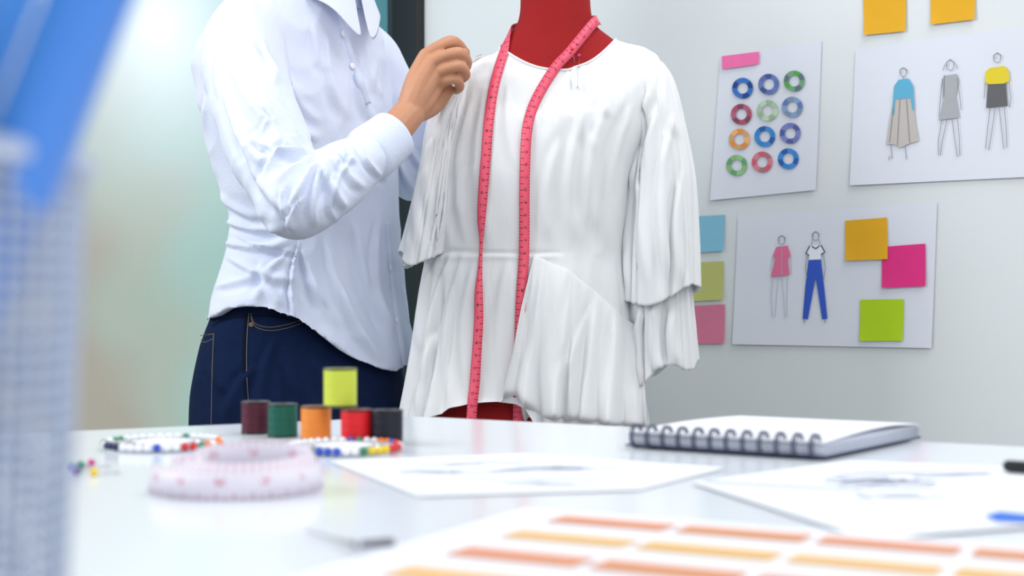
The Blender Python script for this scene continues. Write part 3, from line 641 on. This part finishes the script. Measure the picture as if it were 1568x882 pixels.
def coil():
    c=T(366,752); pts=[];ns=[]; n=130
    for i in range(n):
        t=i/n; a=t*2*math.pi*3.1+3.3; r=.050-.017*t**.6+.0015*math.sin(3*a); z=.0085+.005*t+.0065*t**1.3*(1+math.sin(a+.2))*.5
        pts.append((c.x+.008*t+r*1.04*math.cos(a),c.y+.002*t+r*.86*math.sin(a),TZ+z)); ns.append((math.cos(a),math.sin(a),.16))
    V,Fc,U=ribbon(pts,ns,.0162,3)
    o=mkobj('white_measuring_tape',V,Fc,M_wt,uv=U); s=o.modifiers.new('s','SOLIDIFY'); s.thickness=.0008; s.offset=0
coil()
Tf=lambda dz:(lambda x,y:T(x,y,dz))
def tsheet(corners,lines=(),z=.0008,m=None,fill=(),lw=1.3,lm=None):
    b=MB(); b.poly([T(x,y,z) for x,y in corners],m or M_paper)
    for l in fill: b.poly([T(x,y,z+.0005) for x,y in l[0]],l[1])
    for l in lines: b.line(l,lw,lm or M_faint,Tf(z+.0006))
    return b
rl=random.Random(7)
def scrib(x0,x1,y0,y1,n):
    out=[]
    for _ in range(n):
        x=rl.uniform(x0,x1); y=rl.uniform(y0,y1); out.append([(x,y),(x+rl.uniform(20,90),y+rl.uniform(-5,3)),(x+rl.uniform(90,150),y+rl.uniform(-5,3))])
    return out
tsheet([(505,708),(800,696),(1112,718),(980,752),(640,762)],scrib(600,860,708,746,14),.0008,lw=.9).build('sketch_paper_sheet')
tsheet([(1058,742),(1300,708),(1600,720),(1700,800),(1330,830)],scrib(1240,1430,725,770,12)+[[(1080,742),(1310,754),(1370,802)]],.0014,
  fill=[([(1508,795),(1530,788),(1568,792),(1640,800),(1568,806),(1525,804)],flat('blue_print',(40,110,210)))],lw=1.3).build('sketch_paper_sheet')
P0=T(865,796); ur=(T(1465,844)-P0).normalized(); vr=Vector((ur.y,-ur.x,0))
if vr.y>0: vr=-vr
b=MB(); z=Vector((0,0,.002)); O=P0-ur*.030-vr*.016
b.poly([O+z,O+ur*.36+z,O+ur*.36+vr*.25+z,O+vr*.25+z],M_paper)
ors=[flat('sw_orange',(216,148,116)),flat('sw_orange2',(212,146,106))]; ylw=[flat('sw_gold',(226,184,128)),flat('sw_gold2',(224,180,116))]
for r_ in range(4):
    for c_ in range(5):
        q=P0+ur*.0665*c_+vr*.0495*r_+z+Vector((0,0,.0005)); m_=(ors if r_%2==0 else ylw)[c_%2]
        b.poly([q,q+ur*.061,q+ur*.061+vr*.024,q+vr*.024],m_)
b.build('colour_swatch_sheet')
# notebook
A=T(958,686,.0012);Bp=T(1262,706,.0012);C=T(1410,674,.0012); D_=A+(C-Bp)
nb=MB(); up=Vector((0,0,1)); cov=mat('notebook_cover',(58,66,96),.5,40,.05); cov2=mat('notebook_front',(238,240,248),.5,40,.05); edgem=mat('page_edge',(204,210,224),.8,60,.1); wire=mat('binding_wire',(58,64,92),.3,40,.02)
v,f=box(A+up*.0005,Bp-A,D_-A,up*.0014); nb.mesh(v,f,cov)
e=(D_-A).normalized(); l=(Bp-A).normalized()
for i in range(8):
    o_=A+e*(.004+.0007*math.sin(i*2))+l*.001*math.cos(i*3)+up*(.0021+i*.0011); v,f=box(o_,(Bp-A)*.99,(D_-A)*.985,up*.0009); nb.mesh(v,f,M_paper if i%2 else edgem)
V=[];Fc=[];N=14
for j in range(N+1):
    for i in range(N+1):
        u,w=i/N,j/N; V.append(A+(Bp-A)*u+(D_-A)*w*.995+up*(.0114+.004*math.sin(w*math.pi*.9)*(.6+.4*u)))
for j in range(N):
    for i in range(N): k=j*(N+1)+i; Fc.append((k,k+1,k+N+2,k+N+1))
nb.mesh(V,Fc,cov2)
nl=(Bp-A).length
for i in range(12):
    for dd in (-.0012,.0012):
        c_=A+l*(nl*(i+.6)/12.2+dd)+e*.003+up*.0086
        loop=[c_+(e*math.cos(t)*.0075+up*math.sin(t)*.0086) for t in np.linspace(0,2*math.pi,17)]
        v,f=tube(loop,[.0008]*17,6,2,False); nb.mesh(v,f,wire)
nb.build('spiral_notebook',True)
v,f=tube([T(1545,728,.006),T(1640,735,.006)],[.004,.004],10,3); m=MB(); m.mesh(v,f,M_black); v,f=tube([T(1640,735,.006),T(1760,745,.006)],[.0042,.0042],10,3); m.mesh(v,f,M_dark); m.build('black_pen',True)
M_mid=mat('ripper_handle',(120,120,128),.5,40,.05)
m=MB(); v,f=tube([T(470,822,.003),T(520,838,.003),T(548,848,.004)],[.0006,.001,.002],8,3); m.mesh(v,f,M_steel); v,f=tube([T(545,848,.004),T(598,844,.004)],[.0018,.0022],10,3); m.mesh(v,f,M_mid); m.build('seam_ripper',True)
# pen cup
cup=empty('mesh_pen_cup'); cc=Vector((-.1425,.30,TZ)); M_cup=mat('cup_mesh_metal',(190,200,220),.4,50,.05,metal=.2)
th_=np.linspace(0,2*math.pi,56,endpoint=False); Hc=.137
R=np.array([[[cc.x+(.036+.006*t)*math.cos(a),cc.y+(.036+.006*t)*math.sin(a),TZ+.003+Hc*t] for a in th_] for t in np.linspace(0,1,36)])
v,f=loft(R,False,False); o=mkobj('wire_mesh',v,f,M_cup,parent=cup); wm=o.modifiers.new('w','WIREFRAME'); wm.thickness=.0019; wm.use_even_offset=False
for zz,rr in ((TZ+.003,.0365),(TZ+Hc+.003,.0425)):
    ring=[(cc.x+rr*math.cos(a),cc.y+rr*math.sin(a),zz) for a in np.linspace(0,2*math.pi,49)]; v,f=tube(ring,[.0027]*49,8,1,False); mkobj('rim',v,f,M_cup,parent=cup)
v,f=loft(np.array([[[cc.x+r*math.cos(a),cc.y+r*math.sin(a),TZ+q] for a in th_] for r,q in ((.036,.001),(.036,.003))])); mkobj('base',v,f,M_cup,parent=cup)
def marker(a,b,r,c,nm='felt_tip_marker'):
    a=Vector(a);b=Vector(b); m=MB(); bm=mat('marker_body',c,.25,30,.02,coat=.6); cm=mat('marker_cap',tuple(int(q*.9) for q in c),.3,30,.02,coat=.4)
    v,f=tube([a,a+(b-a)*.68],[r,r],24,4); m.mesh(v,f,bm); v,f=tube([a+(b-a)*.68,b],[r*1.12,r*1.06],24,4); m.mesh(v,f,cm); m.build(nm,True)
marker((-.160,.296,TZ+.015),P(175,-110,.285),.0088,(70,145,240))
marker((-.163,.320,TZ+.015),P(40,-130,.33),.0075,(70,150,240))
marker((-.150,.280,TZ+.015),P(-60,-120,.27),.007,(40,150,130))
marker((-.135,.322,TZ+.015),P(-40,-60,.35),.006,(60,140,225))
marker((-.122,.285,TZ+.015),P(-130,-60,.30),.006,(236,232,222))
# ---------------------------------------------------------------- light
w=bpy.data.worlds.new('World'); scn.world=w; w.use_nodes=True; bg=w.node_tree.nodes['Background']; bg.inputs[0].default_value=(.88,.945,1,1); bg.inputs[1].default_value=.62
def area(name,loc,tgt,size,power,c=(1,1,1)):
    l=bpy.data.lights.new(name,'AREA'); l.size=size; l.energy=power; l.color=c; o=bpy.data.objects.new(name,l); scn.collection.objects.link(o)
    o.location=loc; o.rotation_euler=(Vector(tgt)-Vector(loc)).to_track_quat('-Z','Y').to_euler()
area('window_light',(-1.8,1.2,2.0),(0,2.2,1.0),1.0,27,(.96,.985,1))
area('ceiling_light',(1.0,1.5,2.9),(.2,2.0,.8),1.3,26,(1,.995,.98))
area('front_fill',(.9,-1.3,2.3),(.3,1.2,.8),1.8,26,(1,.99,.98))  # added fill from behind the camera, brightens the surfaces facing it
# ---------------------------------------------------------------- camera
cam=bpy.data.cameras.new('Camera'); co=bpy.data.objects.new('Camera',cam); scn.collection.objects.link(co); scn.camera=co
co.location=(0,0,CZ); co.rotation_euler=(math.pi/2,0,0); cam.sensor_width=36; cam.lens=36*F/1568; cam.shift_y=(HY-441)/1568; cam.clip_start=.02
cam.dof.use_dof=True; cam.dof.focus_distance=1.95; cam.dof.aperture_fstop=6.3
scn.view_settings.view_transform='Standard'; scn.view_settings.exposure=.12
